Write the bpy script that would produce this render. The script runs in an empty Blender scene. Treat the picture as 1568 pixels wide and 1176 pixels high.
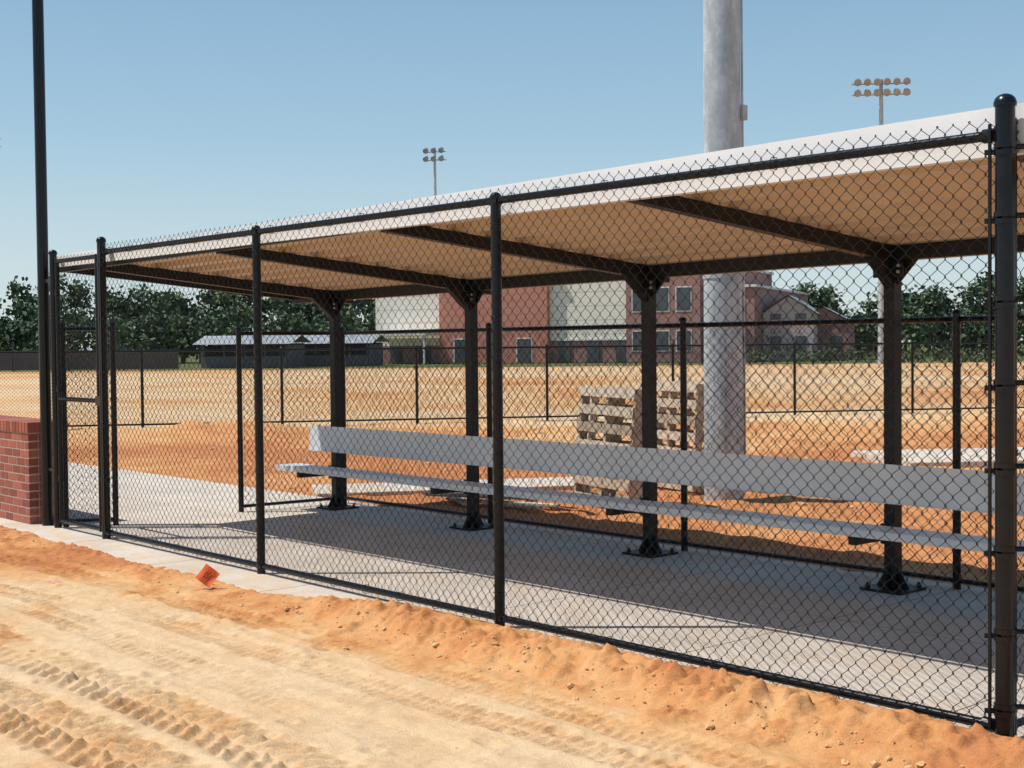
import bpy, math, random
import numpy as np
from mathutils import Matrix, Vector
random.seed(7); rng=np.random.default_rng(7)
scene=bpy.context.scene
# ---------------------------------------------------------------- helpers
C48,S48=0.6609,0.7505
CAM=(2.779,-5.045,1.6)
def site(X,Z):
    """site survey metres (right, away) measured from the photographer's stand -> world xy"""
    return (CAM[0]+X*C48-Z*S48, CAM[1]+X*S48+Z*C48)
def link(o,parent=None):
    scene.collection.objects.link(o)
    if parent: o.parent=parent
    return o
def empty(name,loc=(0,0,0)):
    e=bpy.data.objects.new(name,None); e.location=loc; e.empty_display_size=.2
    return link(e)
def mesh_np(name,V,F,mat=None,parent=None,smooth=False):
    V=np.asarray(V,dtype=np.float32); F=np.asarray(F,dtype=np.int32)
    n=F.shape[1]; me=bpy.data.meshes.new(name)
    me.vertices.add(len(V)); me.vertices.foreach_set('co',V.ravel())
    me.loops.add(F.size); me.loops.foreach_set('vertex_index',F.ravel())
    me.polygons.add(len(F)); me.polygons.foreach_set('loop_start',np.arange(0,F.size,n,dtype=np.int32))
    try: me.polygons.foreach_set('loop_total',np.full(len(F),n,dtype=np.int32))
    except Exception: pass
    if mat: me.materials.append(mat)
    me.update(calc_edges=True)
    me.polygons.foreach_set('use_smooth',np.full(len(F),smooth))
    o=bpy.data.objects.new(name,me); return link(o,parent)
BOXF=np.array([[0,3,2,1],[4,5,6,7],[0,1,5,4],[1,2,6,5],[2,3,7,6],[3,0,4,7]])
class B:
    """quad soup builder"""
    def __init__(s): s.V=[];s.F=[];s.n=0
    def add(s,V,F):
        V=np.asarray(V,float);F=np.asarray(F)
        s.V.append(V);s.F.append(F+s.n);s.n+=len(V)
    def box(s,x0,x1,y0,y1,z0,z1,M=None):
        V=np.array([[x0,y0,z0],[x1,y0,z0],[x1,y1,z0],[x0,y1,z0],[x0,y0,z1],[x1,y0,z1],[x1,y1,z1],[x0,y1,z1]],float)
        if M is not None: V=np.array([list(M@Vector(v)) for v in V])
        s.add(V,BOXF)
    def tube(s,pts,r,n=12,cap=True,r2=None):
        pts=[Vector(p) for p in pts]; R=[]
        m=len(pts)
        for i,p in enumerate(pts):
            t=(pts[min(i+1,m-1)]-pts[max(i-1,0)]).normalized()
            up=Vector((0,0,1)) if abs(t.z)<.9 else Vector((1,0,0))
            a=t.cross(up).normalized(); b=t.cross(a)
            rr=r if r2 is None else r+(r2-r)*i/(m-1)
            for k in range(n):
                an=2*math.pi*k/n; R.append(p+a*math.cos(an)*rr+b*math.sin(an)*rr)
        F=[]
        for i in range(m-1):
            for k in range(n):
                k2=(k+1)%n; F.append([i*n+k,i*n+k2,(i+1)*n+k2,(i+1)*n+k])
        if cap:
            for base,rev in ((0,True),((m-1)*n,False)):
                c=len(R); R.append(pts[0] if rev else pts[-1])
                for k in range(0,n,2):
                    q=[base+k,base+(k+1)%n,base+(k+2)%n,c]
                    F.append(q[::-1] if rev else q)
        s.add([list(v) for v in R],F)
    def lathe(s,x,y,prof,n=16):
        V=[];F=[]
        for r,z in prof:
            for k in range(n):
                an=2*math.pi*k/n; V.append([x+math.cos(an)*r,y+math.sin(an)*r,z])
        for i in range(len(prof)-1):
            for k in range(n):
                k2=(k+1)%n; F.append([i*n+k,i*n+k2,(i+1)*n+k2,(i+1)*n+k])
        s.add(V,F)
    def obj(s,name,mat,parent=None,smooth=False):
        return mesh_np(name,np.concatenate(s.V),np.concatenate(s.F),mat,parent,smooth)
def autosmooth(o,ang=40):
    me=o.data
    me.polygons.foreach_set('use_smooth',np.ones(len(me.polygons),bool))
    try: me.set_sharp_from_angle(angle=math.radians(ang))
    except Exception: pass
    return o
def bevel(o,w,seg=2):
    m=o.modifiers.new('bevel','BEVEL'); m.width=w; m.segments=seg; m.limit_method='ANGLE'; return o
def vnoise(x,y,seed=0):
    xi=np.floor(x).astype(np.int64); yi=np.floor(y).astype(np.int64)
    fx=x-xi; fy=y-yi; fx=fx*fx*(3-2*fx); fy=fy*fy*(3-2*fy)
    def h(a,b):
        n=(a*374761393+b*668265263+seed*974711)&0x7fffffff
        n=((n^(n>>13))*1274126177)&0x7fffffff
        n=(n^(n>>16))&0xffff
        return n/65535.0
    return ((h(xi,yi)*(1-fx)+h(xi+1,yi)*fx)*(1-fy)+(h(xi,yi+1)*(1-fx)+h(xi+1,yi+1)*fx)*fy)*2-1
def fbm(x,y,f,oct=3,seed=0):
    r=0;a=1;t=0
    for i in range(oct):
        r=r+a*vnoise(x*f+17.3*i,y*f-9.1*i,seed+i); t+=a; a*=.5; f*=2.03
    return r/t
def sstep(a,b,x):
    t=np.clip((x-a)/(b-a),0,1); return t*t*(3-2*t)
# ---------------------------------------------------------------- materials
class N:
    def __init__(s,name):
        s.m=bpy.data.materials.new(name); s.m.use_nodes=True; s.t=s.m.node_tree
        s.b=s.t.nodes['Principled BSDF']; s.tc=s.n('ShaderNodeTexCoord')
        s.obj=s.tc.outputs['Object']
    def n(s,t,**k):
        o=s.t.nodes.new(t)
        for a,v in k.items(): setattr(o,a,v)
        return o
    def l(s,a,b): s.t.links.new(a,b)
    def noise(s,scale,detail=4,rough=.6,vec=None):
        o=s.n('ShaderNodeTexNoise'); o.inputs['Scale'].default_value=scale
        o.inputs['Detail'].default_value=detail; o.inputs['Roughness'].default_value=rough
        s.l(vec or s.obj,o.inputs['Vector']); return o.outputs['Fac']
    def ramp(s,fac,stops):
        o=s.n('ShaderNodeValToRGB'); e=o.color_ramp.elements
        while len(e)<len(stops): e.new(.5)
        for i,(p,c) in enumerate(stops):
            e[i].position=p; e[i].color=(*c,1) if len(c)==3 else c
        s.l(fac,o.inputs['Fac']); return o.outputs['Color']
    def mix(s,fac,a,b,mode='MIX'):
        o=s.n('ShaderNodeMix',data_type='RGBA',blend_type=mode)
        for sock,v in ((o.inputs['Factor'],fac),(o.inputs['A'],a),(o.inputs['B'],b)):
            if isinstance(v,(int,float)): sock.default_value=v
            elif isinstance(v,tuple): sock.default_value=(*v,1)
            else: s.l(v,sock)
        return o.outputs['Result']
    def math(s,op,a,b=None,c=None):
        o=s.n('ShaderNodeMath',operation=op)
        for i,v in enumerate((a,b,c)):
            if v is None: continue
            if isinstance(v,(int,float)): o.inputs[i].default_value=v
            else: s.l(v,o.inputs[i])
        return o.outputs[0]
    def bump(s,h,strength=.3,dist=.01):
        o=s.n('ShaderNodeBump'); o.inputs['Strength'].default_value=strength; o.inputs['Distance'].default_value=dist
        s.l(h,o.inputs['Height']); s.l(o.outputs[0],s.b.inputs['Normal'])
    def col(s,c):
        if isinstance(c,tuple): s.b.inputs['Base Color'].default_value=(*c,1)
        else: s.l(c,s.b.inputs['Base Color'])
    def set(s,rough=.6,metal=0,spec=.5):
        s.b.inputs['Roughness'].default_value=rough; s.b.inputs['Metallic'].default_value=metal
        s.b.inputs['Specular IOR Level'].default_value=spec
        return s.m
def simple(name,c1,c2,scale=8,rough=.6,metal=0,bump=0,spec=.5):
    k=N(name); f=k.noise(scale,5); k.col(k.ramp(f,[(.3,c1),(.7,c2)]))
    if bump: k.bump(k.noise(scale*6,3),bump,.005)
    return k.set(rough,metal,spec)
black=simple('black_vinyl_coated_steel',(.003,.004,.006),(.007,.009,.012),14,.28,spec=.34)
wire_m=simple('black_vinyl_wire',(.004,.005,.007),(.008,.009,.012),14,.45,spec=.3)
bronze=simple('dark_bronze_steel',(.007,.0065,.007),(.015,.014,.014),9,.45,spec=.3)
white_m=simple('white_painted_metal',(.78,.79,.80),(.85,.85,.85),3,.4)
k=N('aluminium_plank'); k.col(k.ramp(k.noise(5,4),[(.3,(.70,.73,.75)),(.7,(.80,.82,.83))])); alu=k.set(.45,.1)
k=N('tan_roof_deck'); f=k.noise(3,5); k.col(k.ramp(f,[(.3,(.60,.45,.32)),(.7,(.69,.53,.39))])); deck_m=k.set(.55)
k=N('galvanized_steel')
v=k.n('ShaderNodeTexVoronoi'); v.inputs['Scale'].default_value=26; k.l(k.obj,v.inputs['Vector'])
sep=k.n('ShaderNodeSeparateColor'); k.l(v.outputs['Color'],sep.inputs[0])
mp=k.n('ShaderNodeMapping'); mp.inputs['Scale'].default_value=(1,1,.35); k.l(k.obj,mp.inputs[0])
c=k.ramp(k.noise(6,6,.7,mp.outputs[0]),[(.3,(.30,.34,.35)),(.52,(.43,.46,.47)),(.72,(.62,.64,.63))])
c2=k.ramp(sep.outputs[0],[(0,(.86,.86,.86)),(1,(1.06,1.06,1.06))])
k.col(k.mix(.7,c,c2,'MULTIPLY')); galv=k.set(.5,.15)
k=N('broom_finished_concrete')
f=k.math('ADD',k.math('MULTIPLY',k.noise(1.3,6,.65),.7),k.math('MULTIPLY',k.noise(30,4,.7),.3))
c=k.ramp(f,[(.32,(.46,.40,.33)),(.5,(.59,.52,.44)),(.68,(.68,.61,.525))])
dust=k.ramp(k.noise(2.2,6,.7),[(.48,(0,0,0)),(.74,(1,1,1))])
c=k.mix(k.math('MULTIPLY',dust,.5),c,(.58,.39,.23))
sx=k.n('ShaderNodeSeparateXYZ'); k.l(k.obj,sx.inputs[0])
edge_d=k.math('MULTIPLY',k.math('GREATER_THAN',k.noise(7,6,.75),.52),k.math('LESS_THAN',sx.outputs[1],-.02))
c=k.mix(k.math('MULTIPLY',edge_d,.55),c,(.62,.43,.24))
jx=k.math('LESS_THAN',k.math('ABSOLUTE',k.math('SUBTRACT',k.math('FRACT',k.math('DIVIDE',k.math('ADD',sx.outputs[0],100.35),1.55)),.5)),.0032)
jy=k.math('LESS_THAN',k.math('ABSOLUTE',k.math('SUBTRACT',sx.outputs[1],1.55)),.004)
j=k.math('MAXIMUM',jx,jy)
c=k.mix(j,c,(.16,.13,.11)); k.col(c)
w=k.n('ShaderNodeTexWave',bands_direction='X'); w.inputs['Scale'].default_value=60; w.inputs['Distortion'].default_value=3
k.l(k.obj,w.inputs['Vector'])
k.bump(k.math('ADD',k.noise(60,4),k.math('MULTIPLY',w.outputs['Fac'],.6)),.35,.004); conc=k.set(.85,0,.3)
k=N('sandy_ground')
at=k.n('ShaderNodeAttribute',attribute_name='orange'); ag=k.n('ShaderNodeAttribute',attribute_name='grass')
z=k.math('ADD',at.outputs['Fac'],k.math('MULTIPLY',k.math('SUBTRACT',k.noise(1.7,7,.68),.5),1.1))
z=k.math('ADD',z,k.math('MULTIPLY',k.math('SUBTRACT',k.noise(11,6,.75),.5),.7))
c=k.ramp(z,[(.0,(.70,.505,.305)),(.28,(.675,.445,.24)),(.5,(.65,.37,.165)),(.75,(.61,.29,.112)),(1.0,(.50,.20,.078))])
sp=k.ramp(k.noise(160,3,.7),[(.3,(.80,.78,.76)),(.5,(1,1,1)),(.75,(1.10,1.10,1.10))])
c=k.mix(1.0,c,sp,'MULTIPLY')
cl=k.ramp(k.noise(5,6,.75),[(.3,(.82,.76,.70)),(.55,(1,1,1))])
c=k.mix(.9,c,cl,'MULTIPLY')
g=k.ramp(k.noise(.3,6,.7),[(.3,(.07,.10,.03)),(.7,(.16,.16,.06))])
c=k.mix(ag.outputs['Fac'],c,g); k.col(c)
hb=k.math('ADD',k.math('MULTIPLY',k.noise(22,6,.7),1.0),k.math('MULTIPLY',k.noise(140,4,.7),.30))
k.bump(hb,.65,.020); sand=k.set(.95,0,.15)
# ---------------------------------------------------------------- ground sheet
def axis(a,b,step,lo,hi,g=1.07):
    A=list(np.arange(a,b,step))
    left=[];s=step*3;x=a
    while x>lo: x-=s; left.append(x); s=min(s*g,25)
    right=[];s=step*3;x=A[-1]
    while x<hi: x+=s; right.append(x); s=min(s*g,25)
    return np.array(left[::-1]+A+right)
gx=axis(-11,1.6,.0125,-700,500)
y1=np.arange(-4.0,-.02,.0125); y0=axis(-4.0,-3.9,.05,-60,-3.9)
y0=y0[y0<-4.01]
y2=np.arange(.02,3.0,.25); y3=np.arange(3.0,13,.08); y4=[];y=13;s=.1
while y<800: y4.append(y); y+=s; s=min(s*1.05,25)
gy=np.concatenate([y0,y1,y2,y3,np.array(y4)])
X,Y=np.meshgrid(gx,gy); S=-X
H=-.030+.010*fbm(X,Y,1.1,2,1)+.005*fbm(X,Y,5,2,5)
near=((Y<.2)&(Y>-4.3)&(X>-12)&(X<2.2))
xn=X[near];yn=Y[near];sn=-xn
h=np.zeros_like(xn); og=np.zeros_like(xn)
h+=.0045*fbm(xn,yn,16,3,11)+.006*np.clip(fbm(xn,yn,6,3,12)*2-.3,0,1)
def track(c0,w,pitch,amp,dep,chev,seed,s0=-3,s1=14,fade=.0,slope=0):
    global h,og
    c=c0+slope*(sn-4)+.05*np.sin(sn*.55+seed)+.02*vnoise(sn*.6,sn*0,seed)
    d=(yn-c)
    wn=w*(1+.12*vnoise(sn*5,sn*0,seed+50)+.06*vnoise(sn*17,sn*0,seed+51))
    inside=1-sstep(.72,1.0,np.abs(d)/wn)
    along=sstep(s0,s0+.6,sn)*(1-sstep(s1-.8,s1,sn))
    patch=np.clip(.6+1.3*fbm(xn,yn,1.3,2,seed+3)+fade,0,1)
    ph=sn/pitch+np.abs(d)*chev/pitch+.16*fbm(xn,yn,4,2,seed+9)
    side=np.where(d>0,.5,0.)
    lug=sstep(-.1,.7,np.sin(2*np.pi*(ph+side)))
    crumble=.7+.6*fbm(xn,yn,20,3,seed+5)
    cgap=1-np.exp(-(d/.018)**2)*.8
    h+=inside*along*(.4+.6*patch)*(-dep+amp*lug*patch*crumble*cgap)
    edge=np.exp(-((np.abs(d)-w*1.12)/.04)**2)
    h+=edge*along*dep*.6*np.clip(.3+1.3*fbm(xn,yn,5,3,seed+7),0,1)
    og+=inside*along*patch*(lug*.20+.08)
track(-2.12,.20,.115,.038,.020,.8,3,.5,7.5,.45)
track(-2.70,.22,.115,.040,.021,.8,13,-1,7,.35)
track(-.86,.13,.062,.026,.022,.3,5,-1,6.2,.3)
track(-1.18,.12,.062,.019,.014,.0,9,-1,5.5,.1)
track(-1.66,.15,.075,.020,.012,.4,17,-2,9,-.1)
track(-.70,.16,.09,.020,.018,.2,27,5.5,13,.1,-.06)
track(-1.25,.14,.08,.018,.014,.2,37,5.0,13,.1,-.12)
bm=np.exp(-((yn+.34+.06*vnoise(sn*1.7,sn*0,40))/.17)**2)
amt=sstep(5.2,3.6,sn)
clod=np.clip(fbm(xn,yn,11,4,31)*1.7+.35,0,1)
clod2=np.clip(fbm(xn,yn,19,3,131)*2.2+.1,0,1)
h+=bm*(.012+.045*amt*(.35+.9*clod)+.018*clod2*(.4+amt)) 
h+=amt*.050*sstep(-.62,-.30,yn)
b2=np.exp(-((yn+.56)/.16)**2)*np.clip(fbm(xn,yn,7,4,77)*2-.1,0,1)
h+=.034*b2*(.5+.5*amt)
lump=np.clip(fbm(xn,yn,3.3,4,55)*2-.35,0,1)*sstep(-1.8,-.4,yn); h+=.030*lump*clod
h+=.014*clod2*sstep(-1.1,-.4,yn)*np.clip(fbm(xn,yn,1.9,2,141)*2+.2,0,1)
og+=.48*sstep(-1.6,-.45,yn)+.35*lump+.2*b2+.12*clod2*bm
og+=.34*sstep(5.0,7.5,sn)*sstep(-1.8,-.6,yn)+.12
og+=.36*np.clip(fbm(xn,yn,.8,3,91)*1.5,-.5,1)
for i in range(130):
    px=-random.uniform(.0,9.5);py=random.uniform(-3.6,-.6);r=random.uniform(.018,.05)
    m=(np.abs(xn-px)<.2)&(np.abs(yn-py)<.2)
    d=np.hypot((xn[m]-px)*random.uniform(.6,1),yn[m]-py)/r
    h[m]+=-.018*np.exp(-d*d)+.008*np.exp(-((d-1.5)/.5)**2)
H[near]+=h
edge=-.37+.06*fbm(X,Y*0,1.9,3,60)+.31*sstep(4.9,3.7,S)+.03*fbm(X,Y,12,3,61)
edge=np.minimum(edge,-.045)
under=sstep(edge-.01,edge+.03,Y)
lift=.018*sstep(-.7,-.4,Y)*(X>-12)*(X<3.4)
H=np.where(Y<=.0,(H+lift)*(1-under)-.12*under,H)
H=np.where((Y>0)&(Y<2.98),-.12,H)
far=Y>=2.98
Hf=-.03+.030*fbm(X,Y,1.3,3,70)+.03*np.clip(fbm(X,Y,3.5,3,71)*2,0,1)
for (sx_,sz_,r,a) in ((-6.1,26.2,.8,.13),(-5.2,26.6,1.0,.16),(-7.6,26.4,.8,.10),(1.8,25.5,1.0,.14),(4.2,22,1.2,.06)):
    wx,wy=site(sx_,sz_); Hf=Hf+a*np.exp(-(((X-wx)**2+(Y-wy)**2)/r**2))*(1+.5*fbm(X,Y,3,2,80))
H=np.where(far,np.where(Y>60,-.03,Hf),H)
H=np.where((np.abs(X)>60)|(Y<-8),-.04,H)
O=np.zeros_like(X)+.25; O[near]=np.clip(og,0,1.2)
Zc=(X-CAM[0])*(-S48)+(Y-CAM[1])*C48; Xc=(X-CAM[0])*C48+(Y-CAM[1])*S48
of=.84+.55*fbm(X,Y,.35,3,90)-.62*sstep(24.5,29,Zc+1.6*fbm(X,Y,.2,2,92)-.12*Xc)
of=of+.45*sstep(33,35,Zc)*sstep(47,42,Zc)*sstep(0,4,Xc)+.2*sstep(80,95,Zc)
of=of+.45*np.clip(fbm(X,Y,.09,3,95)*1.8,-.2,1)*sstep(30,40,Zc)
O=np.where(far|(X<-11),np.where((Y<3)&(X<-11),.35,of),O)
G=sstep(99,102,Zc)*np.ones_like(X)
ny,nx=X.shape
V=np.stack([X.ravel(),Y.ravel(),H.ravel()],1)
idx=np.arange(nx*ny).reshape(ny,nx)
F=np.stack([idx[:-1,:-1].ravel(),idx[:-1,1:].ravel(),idx[1:,1:].ravel(),idx[1:,:-1].ravel()],1)
ground=mesh_np('ground',V,F,sand,None,True)
for nm,arr in (('orange',O),('grass',G)):
    a=ground.data.attributes.new(nm,'FLOAT','POINT'); a.data.foreach_set('value',arr.ravel().astype(np.float32))
print('ground verts',len(V))
import bmesh
bmm=bmesh.new(); bmesh.ops.create_icosphere(bmm,subdivisions=2,radius=1)
iv=np.array([v.co[:] for v in bmm.verts]); ifc=np.array([[v.index for v in f.verts] for f in bmm.faces]); bmm.free()
VV=[];FF=[];n0=0
def gh(x,y):
    i=np.searchsorted(gx,x);j=np.searchsorted(gy,y); return H[min(j,ny-1),min(i,nx-1)]
for i in range(420):
    s=random.uniform(-.6,9.3) if i%3 else random.uniform(-.6,4.6)
    if i%7==0: y=random.uniform(-2.8,-.6); r=random.uniform(.003,.006)
    else: y=-.42-abs(random.gauss(0,.17)); r=random.choice([.004,.005,.006,.007,.008,.011,.018 if s<5 else .008])*random.uniform(.7,1.2)
    P=iv*(1+.30*rng.uniform(-1,1,(len(iv),1)))*np.array([1,random.uniform(.7,1),random.uniform(.5,.8)])*r
    a=random.uniform(0,6.28);ca,sa=math.cos(a),math.sin(a)
    P=np.stack([P[:,0]*ca-P[:,1]*sa,P[:,0]*sa+P[:,1]*ca,P[:,2]],1)+np.array([-s,y,gh(-s,y)+r*.1])
    VV.append(P);FF.append(ifc+n0);n0+=len(P)
for i in range(450):
    X_=random.uniform(-6,7);Z_=random.uniform(13,26); x,y=site(X_,Z_)
    if y<3.15: continue
    r=random.uniform(.012,.04)
    P=iv*(1+.28*rng.uniform(-1,1,(len(iv),1)))*np.array([1,.9,.65])*r+np.array([x,y,gh(x,y)+r*.1])
    VV.append(P);FF.append(ifc+n0);n0+=len(P)
k=N('orange_clay_clod'); k.col(k.ramp(k.noise(12,4),[(.3,(.60,.34,.15)),(.7,(.66,.44,.22))])); k.bump(k.noise(200,3),.5,.004); clodm=k.set(.95,0,.1)
mesh_np('dirt_clods',np.concatenate(VV),np.concatenate(FF),clodm)
# ---------------------------------------------------------------- concrete
b=B(); b.box(-16,3.2,-.40,3.05,-.11,0); o=b.obj('concrete_slab',conc); bevel(o,.008)
def pad(name,c0,c1,w,z=.03):
    (xa,ya),(xb,yb)=site(*c0),site(*c1); L=math.hypot(xb-xa,yb-ya); b=B(); b.box(0,L,-w/2,w/2,-.12,z)
    o=b.obj(name,conc); o.location=(xa,ya,0); o.rotation_euler=(0,0,math.atan2(yb-ya,xb-xa)); bevel(o,.01); return o
pad('concrete_walkway',(-2.2,15.1),(1.5,15.9),.95)
pad('concrete_pad',(4.9,18.3),(10,19.0),2.0,.06)
# ---------------------------------------------------------------- chain link builder
Wd=.0718
def chain(name,L,z0,z1,r,M,parent,mat=wire_m,sides=4,pitch=Wd):
    hw=pitch/2; nz=int(math.ceil((z1-z0)/pitch))+1
    zz=[];xx=[];yy=[];ov=r*1.0
    for i in range(nz):
        for f,x,y in ((-.045,-ov,-r*.9),(.045,-ov,r*.9),(.455,hw+ov,r*.9),(.545,hw+ov,-r*.9)):
            zz.append(z0+(i+f)*pitch);xx.append(x);yy.append(y)
    zz=np.array(zz);xx=np.array(xx);yy=np.array(yy)
    nk=int(L/hw)
    Vs=[];Fs=[];n0=0
    if sides==4: ring=np.array([[1.41,0,0],[0,1,0],[-1.41,0,0],[0,-1,0]])*r
    else: ring=np.array([[1.41,.5,0],[-1.41,.5,0],[0,-1,0]])*r
    ns=len(ring)
    for kk in range(nk):
        z=zz+(pitch/2 if kk%2 else 0)
        msk=(z>=z0-.001)&(z<=z1)
        z=z[msk];m=len(z)
        jit=.0014*np.sin(kk*1.7+z*9)+.003*math.sin(kk*.21)
        P=np.stack([kk*hw+xx[msk]+jit,yy[msk]+.005*np.sin(kk*.13)*np.sin(z*2.1),z+.003*math.sin(kk*.17)],1)
        R=(P[:,None,:]+ring[None]).reshape(-1,3)
        i=np.arange(m-1)[:,None]*ns; a=np.arange(ns)[None]; a2=(a+1)%ns
        Fq=np.stack([i+a,i+a2,i+ns+a2,i+ns+a],-1).reshape(-1,4)+n0
        Vs.append(R);Fs.append(Fq);n0+=len(R)
    o=mesh_np(name,np.concatenate(Vs),np.concatenate(Fs),mat,parent,True)
    o.matrix_local=M
    return o
def lineM(x,y,ang,off=0):
    return Matrix.Translation((x,y,0))@Matrix.Rotation(ang,4,'Z')@Matrix.Translation((0,off,0))
def dome(b,x,y,r,z0,z1,n=16):
    prof=[(r,z0),(r,z1-r*.7),(r*1.14,z1-r*.7),(r*1.16,z1-r*.35),(r*1.0,z1+r*.1),(r*.7,z1+r*.4),(r*.3,z1+r*.55),(.001,z1+r*.58)]
    b.lathe(x,y,prof,n)
def band(b,x,y,r,z,ear=(0,-1)):
    b.lathe(x,y,[(r,z-.014),(r+.005,z-.014),(r+.005,z+.014),(r,z+.014)],14)
    ex,ey=ear
    b.tube([(x+ex*r,y+ey*r,z),(x+ex*(r+.04),y+ey*(r+.04),z)],.011,8)
ff=empty('chain_link_fence')
b=B()
PS=[3.073,5.653]
for s in PS:
    dome(b,-s,0,.030,-.02,2.44,16)
dome(b,0,0,.0385,-.1,2.545,20)
dome(b,-8.145,0,.036,-.02,2.52,16)
dome(b,-9.134,0,.033,-.02,2.47,16)
o=b.obj('posts',black,ff); autosmooth(o)
b=B()
b.tube([(-.03,0,2.41),(-8.12,0,2.41)],.0215,12)
b.tube([(-.03,0,.055),(-8.12,0,.055)],.021,12)
o=b.obj('rails',black,ff); autosmooth(o)
b=B()
for z in (.12,.42,.75,1.08,1.41,1.74,2.07,2.34): band(b,0,0,.0385,z,(-.85,-.5)); band(b,0,0,.0385,z+.02,(.7,.7))
for z in (.1,.5,.95,1.4,1.85,2.3): band(b,-8.145,0,.036,z,(.85,-.5))
for s in (.045,8.10):
    b.box(-s-.006,-s+.006,-.040,-.032,.05,2.45)
for s in (.06,8.08):
    for z in (2.41,.055): b.tube([(-s-.03,0,z),(-s+.03,0,z)],.029,12)
for s in PS:
    b.tube([(-s-.035,0,2.41),(-s+.035,0,2.41)],.030,12); b.tube([(-s-.035,0,.055),(-s+.035,0,.055)],.027,12)
for s in PS:
    for i in range(9): 
        z=.2+i*.26; b.lathe(-s,-.006,[(.033,z-.002),(.036,z),(.033,z+.002)],10)
for i in range(22):
    s=.4+i*.36
    for z in (2.41,.055):
        b.tube([(-s,-.045,z+.01),(-s,-.03,z+.027),(-s,.005,z+.028),(-s,.03,z),(-s,.005,z-.026),(-s,-.03,z-.024),(-s,-.045,z-.005)],.0022,5)
o=b.obj('fittings',black,ff)
chain('mesh_fabric',8.08,.03,2.478,.0018,lineM(-8.11,-.030,0),ff)
ga=empty('chain_link_gate')
b=B()
for s in (8.235,9.05): b.tube([(-s,0,.05),(-s,0,2.40)],.021,12)
for z in (.07,1.16,2.38): b.tube([(-8.235,0,z),(-9.05,0,z)],.0195,12)
o=b.obj('frame',black,ga); autosmooth(o)
b=B()
for z in (.45,1.25,2.1):
    b.box(-9.15,-9.03,-.012,.012,z-.03,z+.03); 
b.box(-8.25,-8.13,-.03,.03,1.12,1.2)
b.obj('hinges_and_latch',black,ga)
chain('mesh_fabric',.80,.05,2.42,.0018,lineM(-9.045,-.026,0),ga)
def fence(name,pts,H_,rt=.019,wr=.0018,off=-.024,sides=4,bot=.055,pr=.026,pitch=Wd):
    e=empty(name); b=B()
    for (x,y) in pts: dome(b,x,y,pr,-.05,H_+.03,12)
    for a,c in zip(pts[:-1],pts[1:]):
        b.tube([(*a,H_-.02),(*c,H_-.02)],rt,8)
        if bot: b.tube([(*a,bot),(*c,bot)],rt*.85,8)
    for a in pts:
        for z in (.25,.7,1.15,H_-.2):
            if z<H_: b.lathe(a[0],a[1],[(pr,z-.012),(pr+.004,z-.012),(pr+.004,z+.012),(pr,z+.012)],10)
    o=b.obj('posts_and_rails',black,e); autosmooth(o)
    i=0
    for a,c in zip(pts[:-1],pts[1:]):
        L=math.hypot(c[0]-a[0],c[1]-a[1]); i+=1
        chain('mesh_fabric_%d'%i,L,.03,H_+.01,wr,lineM(a[0],a[1],math.atan2(c[1]-a[1],c[0]-a[0]),off),e,sides=sides,pitch=pitch)
    return e
fence('end_fence',[(0.0,.04),(0,2.9)],2.44)
fence('rear_fence',[(-8.95,1.76),(-8.85,2.9),(-6.55,2.9),(-4.25,2.9),(-1.93,2.9),(0,2.9),(3.2,2.9)],1.755,sides=3)
fence('return_fence',[(-9.1,.06),(-8.92,.45)],1.80)
pts=[site(-7.5-2.75*2+2.75*i,27.8-1.0+.5*i) for i in range(-3,10)]
fence('field_fence',pts,1.56,wr=.0022,sides=3,pitch=.0718,pr=.03,rt=.022)
b=B(); dome(b,-9.36,0,.05,-.1,8.5,20); b.box(-9.42,-9.13,-.012,.012,.5,.53); b.box(-9.42,-9.13,-.012,.012,2.2,2.23)
o=b.obj('netting_pole',black); autosmooth(o)
# ---------------------------------------------------------------- brick wall
bw=empty('brick_wall')
k=N('red_brick'); gi=k.n('ShaderNodeNewGeometry')
c=k.ramp(gi.outputs['Random Per Island'],[(0,(.24,.065,.04)),(.5,(.32,.09,.055)),(1,(.40,.13,.08))])
c=k.mix(.5,c,k.ramp(k.noise(30,5),[(.3,(.7,.7,.7)),(.7,(1.15,1.1,1.1))]),'MULTIPLY'); k.col(c); k.bump(k.noise(90,4),.4,.004); brick=k.set(.85)
mortar=simple('mortar',(.36,.29,.25),(.46,.38,.33),30,.95)
b=B(); x1=-9.52;x0=-16.0;ya,yb=-.10,.26
ch=.076
for r in range(11):
    z=.004+r*ch; off=.1 if r%2 else 0
    x=x1
    first=True
    while x>x0:
        L=.195 if not(first and off) else .095
        b.box(x-L+.005,x-.005,ya,ya+.09,z,z+ch-.011); b.box(x-L+.005,x-.005,yb-.09,yb,z,z+ch-.011)
        x-=L+.004; first=False
    b.box(x1-.095,x1-.0005,ya+.095,ya+.262 if not off else ya+.17,z,z+ch-.011)
z=.004+11*ch; x=x1+.012
while x>x0:
    b.box(x-.064,x,ya-.012,yb+.012,z,z+.095); x-=.072
o=b.obj('bricks',brick,bw); bevel(o,.003,1)
b=B(); b.box(x0,x1-.006,ya+.003,yb-.006,-.05,z+.08); b.obj('mortar_core',mortar,bw)
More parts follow.
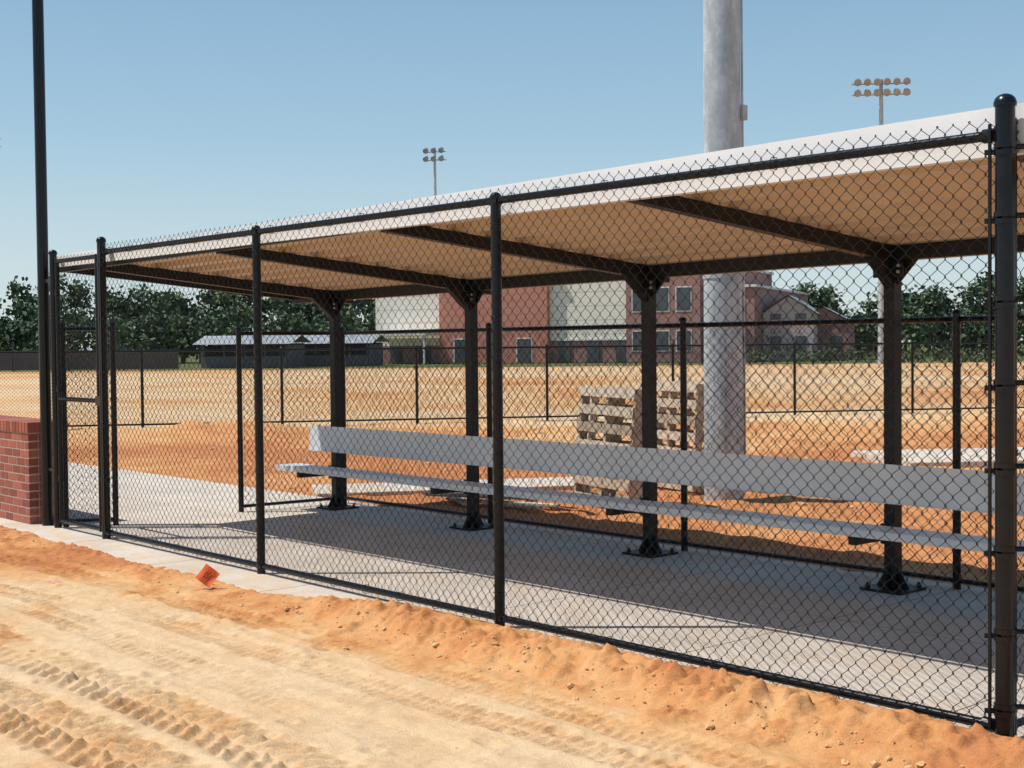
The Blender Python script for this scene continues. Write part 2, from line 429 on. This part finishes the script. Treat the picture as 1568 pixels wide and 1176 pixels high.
# ---------------------------------------------------------------- shelter
sh=empty('dugout_shelter')
RX0,RX1=-9.26,.75; T0,T1=.10,2.92
def rz(t): return 2.430-.090*(t-.1)
prof=[];t=T0;P=.30;d=.068
while t<T1:
    for f,z in ((0,0),(.34,0),(.38,d),(.96,d)): prof.append((t+f*P,z))
    t+=P
prof=[p for p in prof if p[0]<=T1]
V=[];
for x in (RX0,RX1):
    for (tt,z) in prof: V.append((x,tt,rz(tt)+z))
n=len(prof);F=[[i,i+1,n+i+1,n+i] for i in range(n-1)]
SHO=[]
SHO.append(mesh_np('roof_deck',V,F,deck_m,sh))
b=B()
V=[(RX0,T0,rz(T0)+.070),(RX1,T0,rz(T0)+.070),(RX1,T1,rz(T1)+.070),(RX0,T1,rz(T1)+.070)]
b.add(V,[[0,1,2,3]]); b.add([(x,y,z+.006) for x,y,z in V],[[0,1,2,3]])
SHO.append(b.obj('roof_sheet',white_m,sh))
b=B()
def top(x): return 2.512+.022+.0098*x
def front(xa,xb,y0,y1_,zb):
    b.add([(xa,y0,zb),(xb,y0,zb),(xb,y1_,zb),(xa,y1_,zb),(xa,y0,top(xa)),(xb,y0,top(xb)),(xb,y1_,top(xb)),(xa,y1_,top(xa))],BOXF)
ZB=2.338
joints=[RX0-.02,-6.1,-3.0,0.0,RX1+.02]
for xa,xb in zip(joints[:-1],joints[1:]): front(xa+.0012,xb-.0012,T0-.03,T0-.006,ZB)
b.box(RX0-.02,RX1+.02,T0-.0055,T0+.03,ZB,ZB+.004)
for x in (RX0-.02,RX1):
    zt_=top(x); zr=rz(T1)+.022+.0098*x
    b.add([(x,T0-.003,ZB),(x,T1,zr-.06),(x,T1,zr+.085),(x,T0-.003,zt_),(x+.02,T0-.003,ZB),(x+.02,T1,zr-.06),(x+.02,T1,zr+.085),(x+.02,T0-.003,zt_)],
        [[0,3,2,1],[4,5,6,7],[0,1,5,4],[1,2,6,5],[2,3,7,6],[3,0,4,7]])
b.obj('fascia',white_m,sh)
b=B(); b.box(RX0-.02,RX1+.02,T1+.002,T1+.03,rz(T1)-.045,rz(T1)+.08); SHO.append(b.obj('rear_eave_trim',deck_m,sh))
b=B(); PT=2.59; PX=[-8.52,-6.42,-4.32,-2.2,-.1]
for x in PX:
    w=.04
    b.box(x-w,x+w,PT-w,PT+w,.012,rz(PT)-.10)
    y0,y1_=T0+.03,PT+.2
    hB=.085
    b.add([(x-.035,y0,rz(y0)-.080),(x+.035,y0,rz(y0)-.080),(x+.035,y1_,rz(y1_)-hB-.02),(x-.035,y1_,rz(y1_)-hB-.02),
           (x-.035,y0,rz(y0)-.004),(x+.035,y0,rz(y0)-.004),(x+.035,y1_,rz(y1_)-.004),(x-.035,y1_,rz(y1_)-.004)],BOXF)
    zt=rz(PT)-.10
    def tri(p,q,r_,th,ax):
        A=[p,q,r_]; V=[];
        for sgn in (-th,th):
            for v in A:
                v=list(v); v[ax]+=sgn; V.append(v)
        b.add([V[0],V[1],V[2],V[2],V[3],V[4],V[5],V[5]],[[0,1,2,3],[4,7,6,5],[0,4,5,1],[1,5,6,2],[2,6,4,0]])
    tri((x,PT-w,zt-.17),(x,PT-w,zt+.02),(x,PT-w-.26,zt+.045),.03,0)
    tri((x-w,PT,zt-.15),(x-w,PT,zt+.02),(x-w-.16,PT,zt+.02),.008,1)
    tri((x+w,PT,zt-.15),(x+w,PT,zt+.02),(x+w+.16,PT,zt+.02),.008,1)
    b.box(x-.11,x+.11,PT-w-.012,PT-w-.002,zt-.10,zt+.0)
    b.box(x-.15,x+.15,PT-.15,PT+.15,.001,.018)
    for dx,dy in ((1,0),(-1,0),(0,1),(0,-1)):
        p=(x+dx*w,PT+dy*w,.018);q=(x+dx*(w+.08),PT+dy*(w+.08),.018);r_=(x+dx*w,PT+dy*w,.15)
        tri(p,q,r_,.005,1 if dx else 0)
    for dx in (-.115,.115):
        for dy in (-.115,.115):
            b.tube([(x+dx,PT+dy,.018),(x+dx,PT+dy,.05)],.009,6); b.tube([(x+dx,PT+dy,.018),(x+dx,PT+dy,.034)],.017,6)
b.box(RX0+.01,RX1-.01,PT-.03,PT+.03,rz(PT)-.095,rz(PT)-.003)
b.box(RX0+.01,RX1-.01,T0+.0,T0+.05,2.362,rz(T0)-.003)
for x in (RX0+.03,RX1-.03):
    y0,y1_=T0+.052,T1
    b.add([(x-.025,y0,rz(y0)-.06),(x+.025,y0,rz(y0)-.06),(x+.025,y1_,rz(y1_)-.06),(x-.025,y1_,rz(y1_)-.06),
           (x-.025,y0,rz(y0)-.004),(x+.025,y0,rz(y0)-.004),(x+.025,y1_,rz(y1_)-.004),(x-.025,y1_,rz(y1_)-.004)],BOXF)
o=b.obj('steel_frame',bronze,sh); SHO.append(o); bevel(o,.004,1)
b=B()
for x in PX:
    for dx in (-.08,.08):
        for dz in (-.03,-.07): b.tube([(x+dx,PT-.052,rz(PT)-.10+dz),(x+dx,PT-.066,rz(PT)-.10+dz)],.011,6)
SHO.append(b.obj('bolts',galv,sh))
for o in SHO:   # drainage fall toward the far end
    for v in o.data.vertices:
        if v.co.z>1.85: v.co.z+=.022+.0098*v.co.x
# ---------------------------------------------------------------- bench
be=empty('team_bench')
b=B()
xb0,xb1=-8.86,.5
cuts=[xb0,-4.1,xb1]
for a,c in zip(cuts[:-1],cuts[1:]):
    M=Matrix.Translation((0,2.50,.69))@Matrix.Rotation(math.radians(-6),4,'X')
    b.box(a+.002,c-.002,-.006,.0,-.125,.125,M=M)
    b.box(a+.002,c-.002,-.020,-.0062,-.125,-.118,M=M); b.box(a+.002,c-.002,-.0061,.03,.1185,.125,M=M)
    b.box(a+.002,c-.002,.0002,.03,-.125,-.1185,M=M)
    b.box(a+.002,c-.002,2.10,2.36,.437,.443)
    b.box(a+.002,c-.002,2.098,2.104,.395,.4368); b.box(a+.002,c-.002,2.356,2.362,.395,.4368)
    for y in (2.16,2.22,2.28): b.box(a+.002,c-.002,y-.004,y+.004,.41,.4368)
o=b.obj('planks',alu,be)
b=B()
for e_ in (xb0,xb1):
    b.box(e_-.004 if e_<0 else e_-.001,e_+.001 if e_<0 else e_+.004,2.096,2.364,.393,.4445)
b.obj('end_caps',alu,be)
b=B()
for x in PX:
    b.box(x-.03,x+.03,2.14,2.545,.335,.392)
    b.box(x-.05,x+.05,2.52,2.547,.30,.43)
    b.box(x-.025,x+.025,2.515,2.549,.58,.80)
o=b.obj('brackets',bronze,be); bevel(o,.004,1)
# ---------------------------------------------------------------- light mast
def luminaires(b,x,y,z,ang,n,w):
    ca,sa=math.cos(ang),math.sin(ang)
    for row,dz in ((0,0),(1,-.75)):
        zz=z+dz
        b.tube([(x-ca*w/2,y-sa*w/2,zz),(x+ca*w/2,y+sa*w/2,zz)],.05,6)
        for i in range(n):
            u=-w/2+w*(i+.5)/n
            px,py=x+ca*u,y+sa*u
            b.tube([(px,py,zz),(px+sa*.15,py-ca*.15,zz+.18)],.04,6)
            b.tube([(px+sa*.05,py-ca*.05,zz+.32),(px+sa*.2,py-ca*.2,zz+.22),(px+sa*.5,py-ca*.5,zz+.02)],.10,8,r2=.27)
lamp_h=simple('lamp_housing',(.22,.235,.26),(.33,.345,.37),3,.4,.4)
def mast(name,XZ,Hh,r0,r1,w,n,ang):
    x,y=site(*XZ); e=empty(name,(0,0,0)); b=B()
    b.tube([(x,y,-.1),(x,y,Hh*.33),(x,y,Hh*.66),(x,y,Hh+.3)],r0,28 if r0>.15 else 10,r2=r1)
    if XZ[1]<20:
        b.lathe(x,y,[(.0,2.25),(r0+.002,2.25),(r0+.002,2.30),(0,2.30)],28)
    o=b.obj('pole',galv,e); autosmooth(o)
    b=B(); luminaires(b,x,y,Hh,ang,n,w)
    o=b.obj('luminaires',lamp_h,e); autosmooth(o)
    return x,y
mx,my=mast('light_mast',(2.16,14.0),21,.202,.13,3.2,4,.8)
b=B(); b.tube([(mx+.17,my+.13,0.3),(mx+.155,my+.125,5.6)],.012,8); b.box(mx+.13,mx+.2,my+.09,my+.16,3.85,4.0)
o=b.obj('mast_conduit',galv)
mast('stadium_light_pole',(-6.85,126),19.3,.22,.11,2.2,3,.6)
mast('stadium_light_pole.001',(25.9,96),19.5,.27,.13,4.0,6,.75)
mast('stadium_light_pole.002',(-49.6,130),21.5,.22,.11,3.4,5,.75)
# ---------------------------------------------------------------- pallets
k=N('weathered_pallet_wood'); gi=k.n('ShaderNodeNewGeometry')
c=k.ramp(gi.outputs['Random Per Island'],[(0,(.34,.265,.18)),(.5,(.50,.395,.28)),(1,(.66,.54,.41))])
w=k.noise(9,5); c=k.mix(.5,c,k.ramp(w,[(.3,(.65,.65,.65)),(.7,(1.1,1.1,1.1))]),'MULTIPLY'); k.col(c); wood=k.set(.85)
def pallet(b,M):
    for y in np.linspace(-.58,.485,7):
        j=random.uniform(-.012,.012); b.box(-.50+j,.50+j,y,y+.095,.110,.128,M=M)
    for y in (-.58,-.05,.485): b.box(-.50,.50,y,y+.095,0,.018,M=M)
    for x in (-.5,-.02,.46):
        b.box(x,x+.04,-.58,.58,.0185,.1095,M=M)
def upright(cx,cz,yaw,n,lean=8):
    """pallets stood on edge leaning together"""
    b=B(); x,y=site(cx,cz); R=Matrix.Rotation(math.radians(48.63+yaw),4,'Z')
    for i in range(n):
        L=Matrix.Rotation(math.radians(90-lean+random.uniform(-3,3)),4,'X')@Matrix.Rotation(math.radians(random.uniform(-1.5,1.5)),4,'Z')
        T=Matrix.Translation((x,y,.58))@R@Matrix.Translation((random.uniform(-.09,.09),i*.165,0))@L
        pallet(b,T)
    return b
upright(.97,13.6,-61,2,5).obj('wooden_pallets',wood)
upright(1.80,15.2,-60,2,6).obj('wooden_pallets.001',wood)
b=B()
for i in range(9):
    x,y=site(random.uniform(-.7,.5),random.uniform(13.2,14.0))
    if y<3.7: y=3.7
    M=Matrix.Translation((x,y,.0+.013*i))@Matrix.Rotation(random.uniform(-.5,.6),4,'Z')
    b.box(-.5,.5,-.045,.045,0,.02,M=M)
b.obj('scrap_lumber',wood)
# ---------------------------------------------------------------- survey flag
fl=empty('survey_flag')
k=N('orange_flag_plastic'); k.col(k.ramp(k.noise(20,3),[(.3,(.80,.13,.03)),(.7,(.88,.17,.04))])); org=k.set(.5)
ink=simple('marker_ink',(.02,.02,.02),(.03,.03,.03),5,.7)
fx,fy=(-5.42,-.55)
gz=gh(fx,fy)
V=[];F=[]
nn=8
def fsurf(u,v_): return (u*.118,.005*math.sin(u*7)+.004*math.sin(v_*6+1),v_*.118)
for i in range(nn+1):
    for j_ in range(nn+1): V.append(fsurf(i/nn-.5,j_/nn-.5))
for i in range(nn):
    for j_ in range(nn): F.append([i*(nn+1)+j_,(i+1)*(nn+1)+j_,(i+1)*(nn+1)+j_+1,i*(nn+1)+j_+1])
FM=Matrix.Translation((fx,fy,gz+.085))@Matrix.Rotation(math.radians(52),4,'Z')@Matrix.Rotation(math.radians(-12),4,'X')@Matrix.Rotation(math.radians(38),4,'Y')
o=mesh_np('flag_sheet',V,F,org,fl,True); o.matrix_local=FM
V=[];F=[]
for (u,v0,v1) in ((-.15,-.25,.2),(0,-.2,.25),(.14,-.25,.15)):
    for q in range(5):
        a0=v0+(v1-v0)*q/5;a1=v0+(v1-v0)*(q+1)/5
        base=len(V)
        for (uu,vv) in ((u-.02,a0),(u+.02,a0),(u+.02,a1),(u-.02,a1)):
            p=fsurf(uu+.04*math.sin(q*2.),vv); V.append((p[0],p[1]-.0012,p[2]))
        F.append([base,base+1,base+2,base+3])
o=mesh_np('lettering',V,F,ink,fl,False); o.matrix_local=FM
b=B(); b.tube([(fx-.02,fy+.01,gz-.03),(fx-.005,fy+.008,gz+.09)],.002,6)
b.tube([(fx+.05,fy,gz+.006),(fx-.12,fy-.1,gz+.012)],.0025,6)
b.obj('wire_stake',galv,fl)
k=N('pink_marking_paint'); k.col((.8,.25,.32)); tr=k.n('ShaderNodeBsdfTransparent'); mx_=k.n('ShaderNodeMixShader')
f=k.ramp(k.noise(45,4,.8),[(.5,(0,0,0)),(.6,(1,1,1))]); k.l(f,mx_.inputs[0]); k.l(tr.outputs[0],mx_.inputs[1]); k.l(k.b.outputs[0],mx_.inputs[2])
k.l(mx_.outputs[0],k.t.nodes['Material Output'].inputs[0]); pink=k.set(.9)
V=[];F=[];c0=0
for (s,t_) in ((7.15,-1.05),(6.5,-1.15)):
    for i in range(9):
        for j_ in range(9):
            x=-s+(i/8-.5)*.13;y=t_+(j_/8-.5)*.10; V.append((x,y,gh(x,y)+.005))
    for i in range(8):
        for j_ in range(8): F.append([c0+i*9+j_,c0+(i+1)*9+j_,c0+(i+1)*9+j_+1,c0+i*9+j_+1])
    c0+=81
mesh_np('paint_marks',V,F,pink,None,True)
# ---------------------------------------------------------------- buildings
def wallmat(name,c1,c2,course=.6):
    k=N(name); sx=k.n('ShaderNodeSeparateXYZ'); k.l(k.obj,sx.inputs[0])
    fr=k.math('FRACT',k.math('DIVIDE',sx.outputs[2],course)); ln=k.math('LESS_THAN',fr,.07)
    c=k.ramp(k.noise(.5,5),[(.3,c1),(.7,c2)]); c=k.mix(k.math('MULTIPLY',ln,.35),c,(.1,.09,.09)); k.col(c); return k.set(.85)
redw=wallmat('red_brick_wall',(.46,.18,.125),(.54,.235,.17))  # red and beige wall colours brightened to include distance haze
beigew=wallmat('beige_panel_wall',(.74,.68,.58),(.82,.76,.66),1.2)
darkw=wallmat('dark_brick_wall',(.30,.16,.14),(.36,.20,.17))
roofg=simple('grey_shingle_roof',(.20,.215,.24),(.27,.285,.31),1,.8)
glass=simple('dark_window_glass',(.05,.06,.07),(.08,.09,.10),.5,.2)
trim=simple('building_trim',(.66,.64,.60),(.74,.72,.68),1,.7)
sb=empty('school_building'); bx,by=site(0,120); sb.location=(bx,by,0); sb.rotation_euler=(0,0,math.radians(26))
def bb(lst,name,mat):
    b=B()
    for q in lst: b.box(*q)
    o=b.obj(name,mat,sb); return o
bb([(-6.7,3.6,-.6,30,0,8.9)],'red_section',redw)
bb([(-13.4,-6.7,0,30,0,8.6),(3.6,10.6,0,30,1.9,8.6)],'beige_section',beigew)
bb([(3.6,10.6,.05,29.9,0,1.9),(-13.42,-6.71,-.06,29,0,1.6),(10.6,17.0,-.3,28,0,8.4),(17.0,21.0,2,26,0,6.2)],'dark_section',darkw)
bb([(-13.6,-6.7,-.2,30.2,8.6,8.85),(-6.9,3.8,-.8,30.2,8.9,9.15),(3.8,10.6,-.2,30.2,8.6,8.85),(10.6,17.2,-.5,28,8.4,8.65),(17.2,21.2,1.8,26,6.2,6.4),
    (3.65,10.55,-.10,-.01,1.9,2.05)],'coping_and_bands',trim)
W_=[];FR=[]
for x in np.arange(11.2,16.4,1.9): W_+= [(x,x+1.2,-.36,-.2,1,2.6),(x,x+1.2,-.36,-.2,4.3,6.2)]; FR+=[(x-.08,x+1.28,-.34,-.2,.9,2.7),(x-.08,x+1.28,-.34,-.2,4.2,6.3)]
for x in (-5.2,.8):
    W_.append((x,x+1.3,-.66,-.5,.1,2.1)); FR.append((x-.1,x+1.4,-.64,-.5,.1,2.2))
for x in np.arange(4.4,9.8,2.6): W_.append((x,x+1.1,-.06,.2,.1,1.8))
for x in (17.4,19.2): W_+= [(x,x+1,1.94,2.1,1,2.4),(x,x+1,1.94,2.1,3.8,5)]
W_+= [(-11.9,-10.7,-.12,.1,.1,1.5),(-9.0,-7.8,-.12,.1,.1,1.5)]
bb(W_,'windows',glass); bb(FR,'window_frames',trim)
bb([(-12.5,-6.9,-3,-.1,2.5,2.75),(-12.4,-12.25,-2.9,-2.75,0,2.5),(-7.2,-7.05,-2.9,-2.75,0,2.5)],'entrance_canopy',trim)
def gable_house(name,X,Z,w,d,h,rh,mat,rmat,front=True,rot=32):
    e=empty(name); x,y=site(X,Z); e.location=(x,y,0); e.rotation_euler=(0,0,math.radians(rot))
    b=B(); b.box(-w/2,w/2,0,d,0,h)
    if front:
        b.add([(-w/2,0,h),(w/2,0,h),(0,0,h+rh),(0,0,h+rh)],[[0,1,2,3]]); b.add([(-w/2,d,h),(w/2,d,h),(0,d,h+rh),(0,d,h+rh)],[[0,3,2,1]])
    b.obj('walls',mat,e)
    b=B(); o_=.3
    if front:
        b.add([(-w/2-o_,-o_,h-.1),(0,-o_,h+rh+.1),(0,d+o_,h+rh+.1),(-w/2-o_,d+o_,h-.1)],[[0,1,2,3]])
        b.add([(w/2+o_,-o_,h-.1),(0,-o_,h+rh+.1),(0,d+o_,h+rh+.1),(w/2+o_,d+o_,h-.1)],[[0,3,2,1]])
    else:
        b.add([(-w/2-o_,-o_,h),(w/2+o_,-o_,h),(w/2-1.5,d/2,h+rh),(-w/2+1.5,d/2,h+rh)],[[0,1,2,3]])
        b.add([(-w/2-o_,d+o_,h),(w/2+o_,d+o_,h),(w/2-1.5,d/2,h+rh),(-w/2+1.5,d/2,h+rh)],[[0,3,2,1]])
        b.add([(-w/2-o_,-o_,h),(-w/2-o_,d+o_,h),(-w/2+1.5,d/2,h+rh),(-w/2+1.5,d/2,h+rh)],[[0,2,1,3]])
        b.add([(w/2+o_,-o_,h),(w/2+o_,d+o_,h),(w/2-1.5,d/2,h+rh),(w/2-1.5,d/2,h+rh)],[[0,1,2,3]])
    b.obj('roof',rmat,e)
    b=B(); nW=max(2,int(w/2.2))
    for i in range(nW):
        u=-w/2+(i+.5)*w/nW
        b.box(u-.45,u+.45,-.05,.1,.9,min(2.1,h-.2))
        if h>4: b.box(u-.45,u+.45,-.05,.1,3.5,4.7 if h>5 else h-.1)
    b.obj('windows',glass,e)
pinkw=wallmat('pale_brick_wall',(.44,.36,.33),(.52,.42,.39))
gable_house('brick_house',23.4,116,4.2,10,4.1,1.4,pinkw,roofg)
gable_house('brick_house.001',27.2,120,4.6,10,3.4,1.2,darkw,roofg)
gable_house('brick_house.002',20.5,128,9,12,4.7,2.3,pinkw,roofg,False)
# low open-front field dugouts with dark backs
dkw=simple('dark_block_wall',(.10,.105,.11),(.15,.155,.16),1,.9)
dkr=simple('weathered_metal_roof',(.24,.26,.27),(.34,.36,.37),1,.6)
def field_dugout(name,X,Z,w):
    e=empty(name); x,y=site(X,Z); e.location=(x,y,0); e.rotation_euler=(0,0,math.radians(36))
    b=B(); b.box(-w/2,w/2,3.0,3.2,0,1.9); b.box(-w/2,-w/2+.2,0,2.998,0,1.75); b.box(w/2-.2,w/2,0,2.998,0,1.75); b.box(-w/2+.2,w/2-.2,-.1,.0,0,.9)
    for i in range(5):
        u=-w/2+.3+i*(w-.6)/4; b.box(u-.05,u+.05,-.09,-.01,.9,1.8)
    b.obj('walls_and_posts',dkw,e)
    b=B(); b.add([(-w/2-.4,-.7,1.85),(w/2+.4,-.7,1.85),(w/2+.4,1.6,2.55),(-w/2-.4,1.6,2.55)],[[0,1,2,3]])
    b.add([(-w/2-.4,3.8,1.95),(w/2+.4,3.8,1.95),(w/2+.4,1.6,2.55),(-w/2-.4,1.6,2.55)],[[0,3,2,1]])
    b.obj('roof',dkr,e)
field_dugout('field_dugout',-21.0,108,7.5)
field_dugout('field_dugout.001',-14.6,112,6.5)
wsm=simple('dark_windscreen',(.05,.065,.07),(.07,.085,.09),1,.9)
b=B()
for X0 in range(-52,-26,4):
    x,y=site(X0,99); M=Matrix.Translation((x,y,0))@Matrix.Rotation(math.radians(48.63),4,'Z')
    b.box(0,3.96,0,.03,.1,1.5,M=M); b.box(-.05,.05,.04,.14,0,2.0,M=M)
b.obj('windscreen_fence',wsm)
# ---------------------------------------------------------------- vegetation
k=N('foliage'); gi=k.n('ShaderNodeNewGeometry')
c=k.ramp(gi.outputs['Random Per Island'],[(0,(.068,.100,.062)),(.5,(.098,.140,.074)),(1,(.14,.185,.092))])  # greens lightened: distance haze is painted into the leaf colour
big=k.ramp(k.noise(.16,3),[(.35,(.75,.82,.90)),(.65,(1.15,1.1,1.0))]); c=k.mix(1.0,c,big,'MULTIPLY')
k.col(c); fol=k.set(.8,0,.2)
bark=simple('bark',(.09,.075,.065),(.14,.11,.09),2,.9)
TV=[];TF=[];tn=0; bt=B()
def quads(cent,size,n,rad):
    global tn
    P=cent+rng.normal(0,1,(n,3))*rad
    a=rng.normal(0,1,(n,3)); a/=np.linalg.norm(a,axis=1,keepdims=True)
    t=rng.normal(0,1,(n,3)); bq=np.cross(a,t); bq/=np.linalg.norm(bq,axis=1,keepdims=True)
    s=size*rng.uniform(.6,1.3,(n,1))
    Vq=np.stack([P+a*s,P+bq*s*.7,P-a*s,P-bq*s*.7],1).reshape(-1,3)
    TV.append(Vq);TF.append(np.arange(4*n).reshape(n,4)+tn); tn+=4*n
def tree(X,Z,Hh,cr,lod=1.0):
    x,y=site(X,Z)
    bt.tube([(x,y,-.1),(x+random.uniform(-.2,.2),y,Hh*.4),(x+random.uniform(-.4,.4),y,Hh*.85)],.22,6,r2=.05)
    ncl=int(16*lod)
    for i in range(ncl):
        u=random.uniform(.22,1.0); rr=cr*math.sin(math.pi*min(1,(u-.1)*.98+.1))**.7*random.uniform(.2,1.0)
        an=random.uniform(0,6.28); cx,cy,cz=x+rr*math.cos(an),y+rr*math.sin(an),Hh*u
        if i%3==0: bt.tube([(x,y,cz*.75),(cx,cy,cz)],.07,4,r2=.02)
        quads(np.array([cx,cy,cz]),.28,int(66*lod),np.array([.75,.75,.5])*random.uniform(.6,1.15))
X_=-66
while X_<-10:
    hh=8.0+1.2*math.sin(X_*.35)+random.uniform(-1.3,1.5)
    if X_<-50: hh-=.7
    tree(X_,152+random.uniform(-6,8),hh,random.uniform(2,2.9)); X_+=random.uniform(1.5,2.5)
X_=-66
while X_<-8:
    tree(X_,142+random.uniform(-3,3),random.uniform(3.8,6.0),random.uniform(2,2.6),.7); X_+=random.uniform(2,3)
X_=26
while X_<64:
    hh=6.9+1.1*math.sin(X_*.6)+random.uniform(-1,1.2)
    if 36<X_<40: hh-=2.2
    if X_<31: hh-=.8
    tree(X_,150+random.uniform(-6,6),hh,random.uniform(2,3)); X_+=random.uniform(1.7,2.6)
X_=25
while X_<64:
    tree(X_,140+random.uniform(-3,3),random.uniform(3.2,4.8),random.uniform(2,2.6),.7); X_+=random.uniform(2,3)
for X0 in np.arange(-9,30,3.0): tree(X0,168,random.uniform(6.0,7.8),2.6,.6)
tr_=mesh_np('distant_trees',np.concatenate(TV),np.concatenate(TF),fol)
bt.obj('trunks',bark,tr_)
TV=[];TF=[];tn=0
for i in range(70):
    X0=random.choice([random.uniform(-60,-26),random.uniform(16,42),random.uniform(16,42)])
    x,y=site(X0,102+random.uniform(-1,1)); quads(np.array([x,y,.35+random.uniform(0,.35)]),.14,40,np.array([.5,.5,.25]))
mesh_np('shrubs',np.concatenate(TV),np.concatenate(TF),fol)
# ---------------------------------------------------------------- light & sky
elev=math.radians(59); rot=math.radians(223.3)
sd=Vector((1.0,1.06,-2.45)).normalized()
sun=bpy.data.lights.new('sun','SUN'); sun.energy=4.85; sun.angle=math.radians(.5); sun.color=(1,.955,.895)
so=bpy.data.objects.new('sun',sun); so.rotation_euler=sd.to_track_quat('-Z','Y').to_euler(); so.location=(-10,-10,25); link(so)
w=bpy.data.worlds.new('World'); scene.world=w; w.use_nodes=True
nt=w.node_tree; bg=nt.nodes['Background']; sky=nt.nodes.new('ShaderNodeTexSky'); sky.sky_type='NISHITA'; sky.sun_disc=False
sky.sun_elevation=elev; sky.sun_rotation=rot; sky.air_density=1.1; sky.dust_density=.5; sky.ozone_density=1.5
tc=nt.nodes.new('ShaderNodeTexCoord'); sp_=nt.nodes.new('ShaderNodeSeparateXYZ'); nt.links.new(tc.outputs['Generated'],sp_.inputs[0])
rp=nt.nodes.new('ShaderNodeValToRGB'); el=rp.color_ramp.elements
while len(el)<5: el.new(.5)
for e_,(p,c_) in zip(el,((0,(.64,.74,.775)),(.06,(.54,.69,.765)),(.15,(.36,.56,.71)),(.28,(.22,.41,.61)),(.8,(.09,.21,.42)))):
    e_.position=p; e_.color=(*c_,1)
nt.links.new(sp_.outputs[2],rp.inputs[0])
sc=nt.nodes.new('ShaderNodeVectorMath'); sc.operation='SCALE'; sc.inputs['Scale'].default_value=1/.13; nt.links.new(rp.outputs[0],sc.inputs[0])
mxw=nt.nodes.new('ShaderNodeMix'); mxw.data_type='RGBA'; mxw.inputs['Factor'].default_value=.78
nt.links.new(sky.outputs[0],mxw.inputs['A']); nt.links.new(sc.outputs[0],mxw.inputs['B'])
nt.links.new(mxw.outputs['Result'],bg.inputs[0]); bg.inputs[1].default_value=.13
# ---------------------------------------------------------------- camera
cam=bpy.data.cameras.new('camera'); cam.sensor_width=36; cam.lens=2100/1568*36; cam.clip_end=3000; cam.clip_start=.05
co=bpy.data.objects.new('camera',cam); link(co)
co.matrix_world=Matrix.Translation(CAM)@Matrix.Rotation(math.radians(48.63),4,'Z')@Matrix.Rotation(math.radians(90-1.64),4,'X')@Matrix.Rotation(math.radians(-.57),4,'Z')
scene.camera=co
scene.view_settings.view_transform='Standard'; scene.view_settings.look='None'; scene.view_settings.exposure=0; scene.view_settings.gamma=1
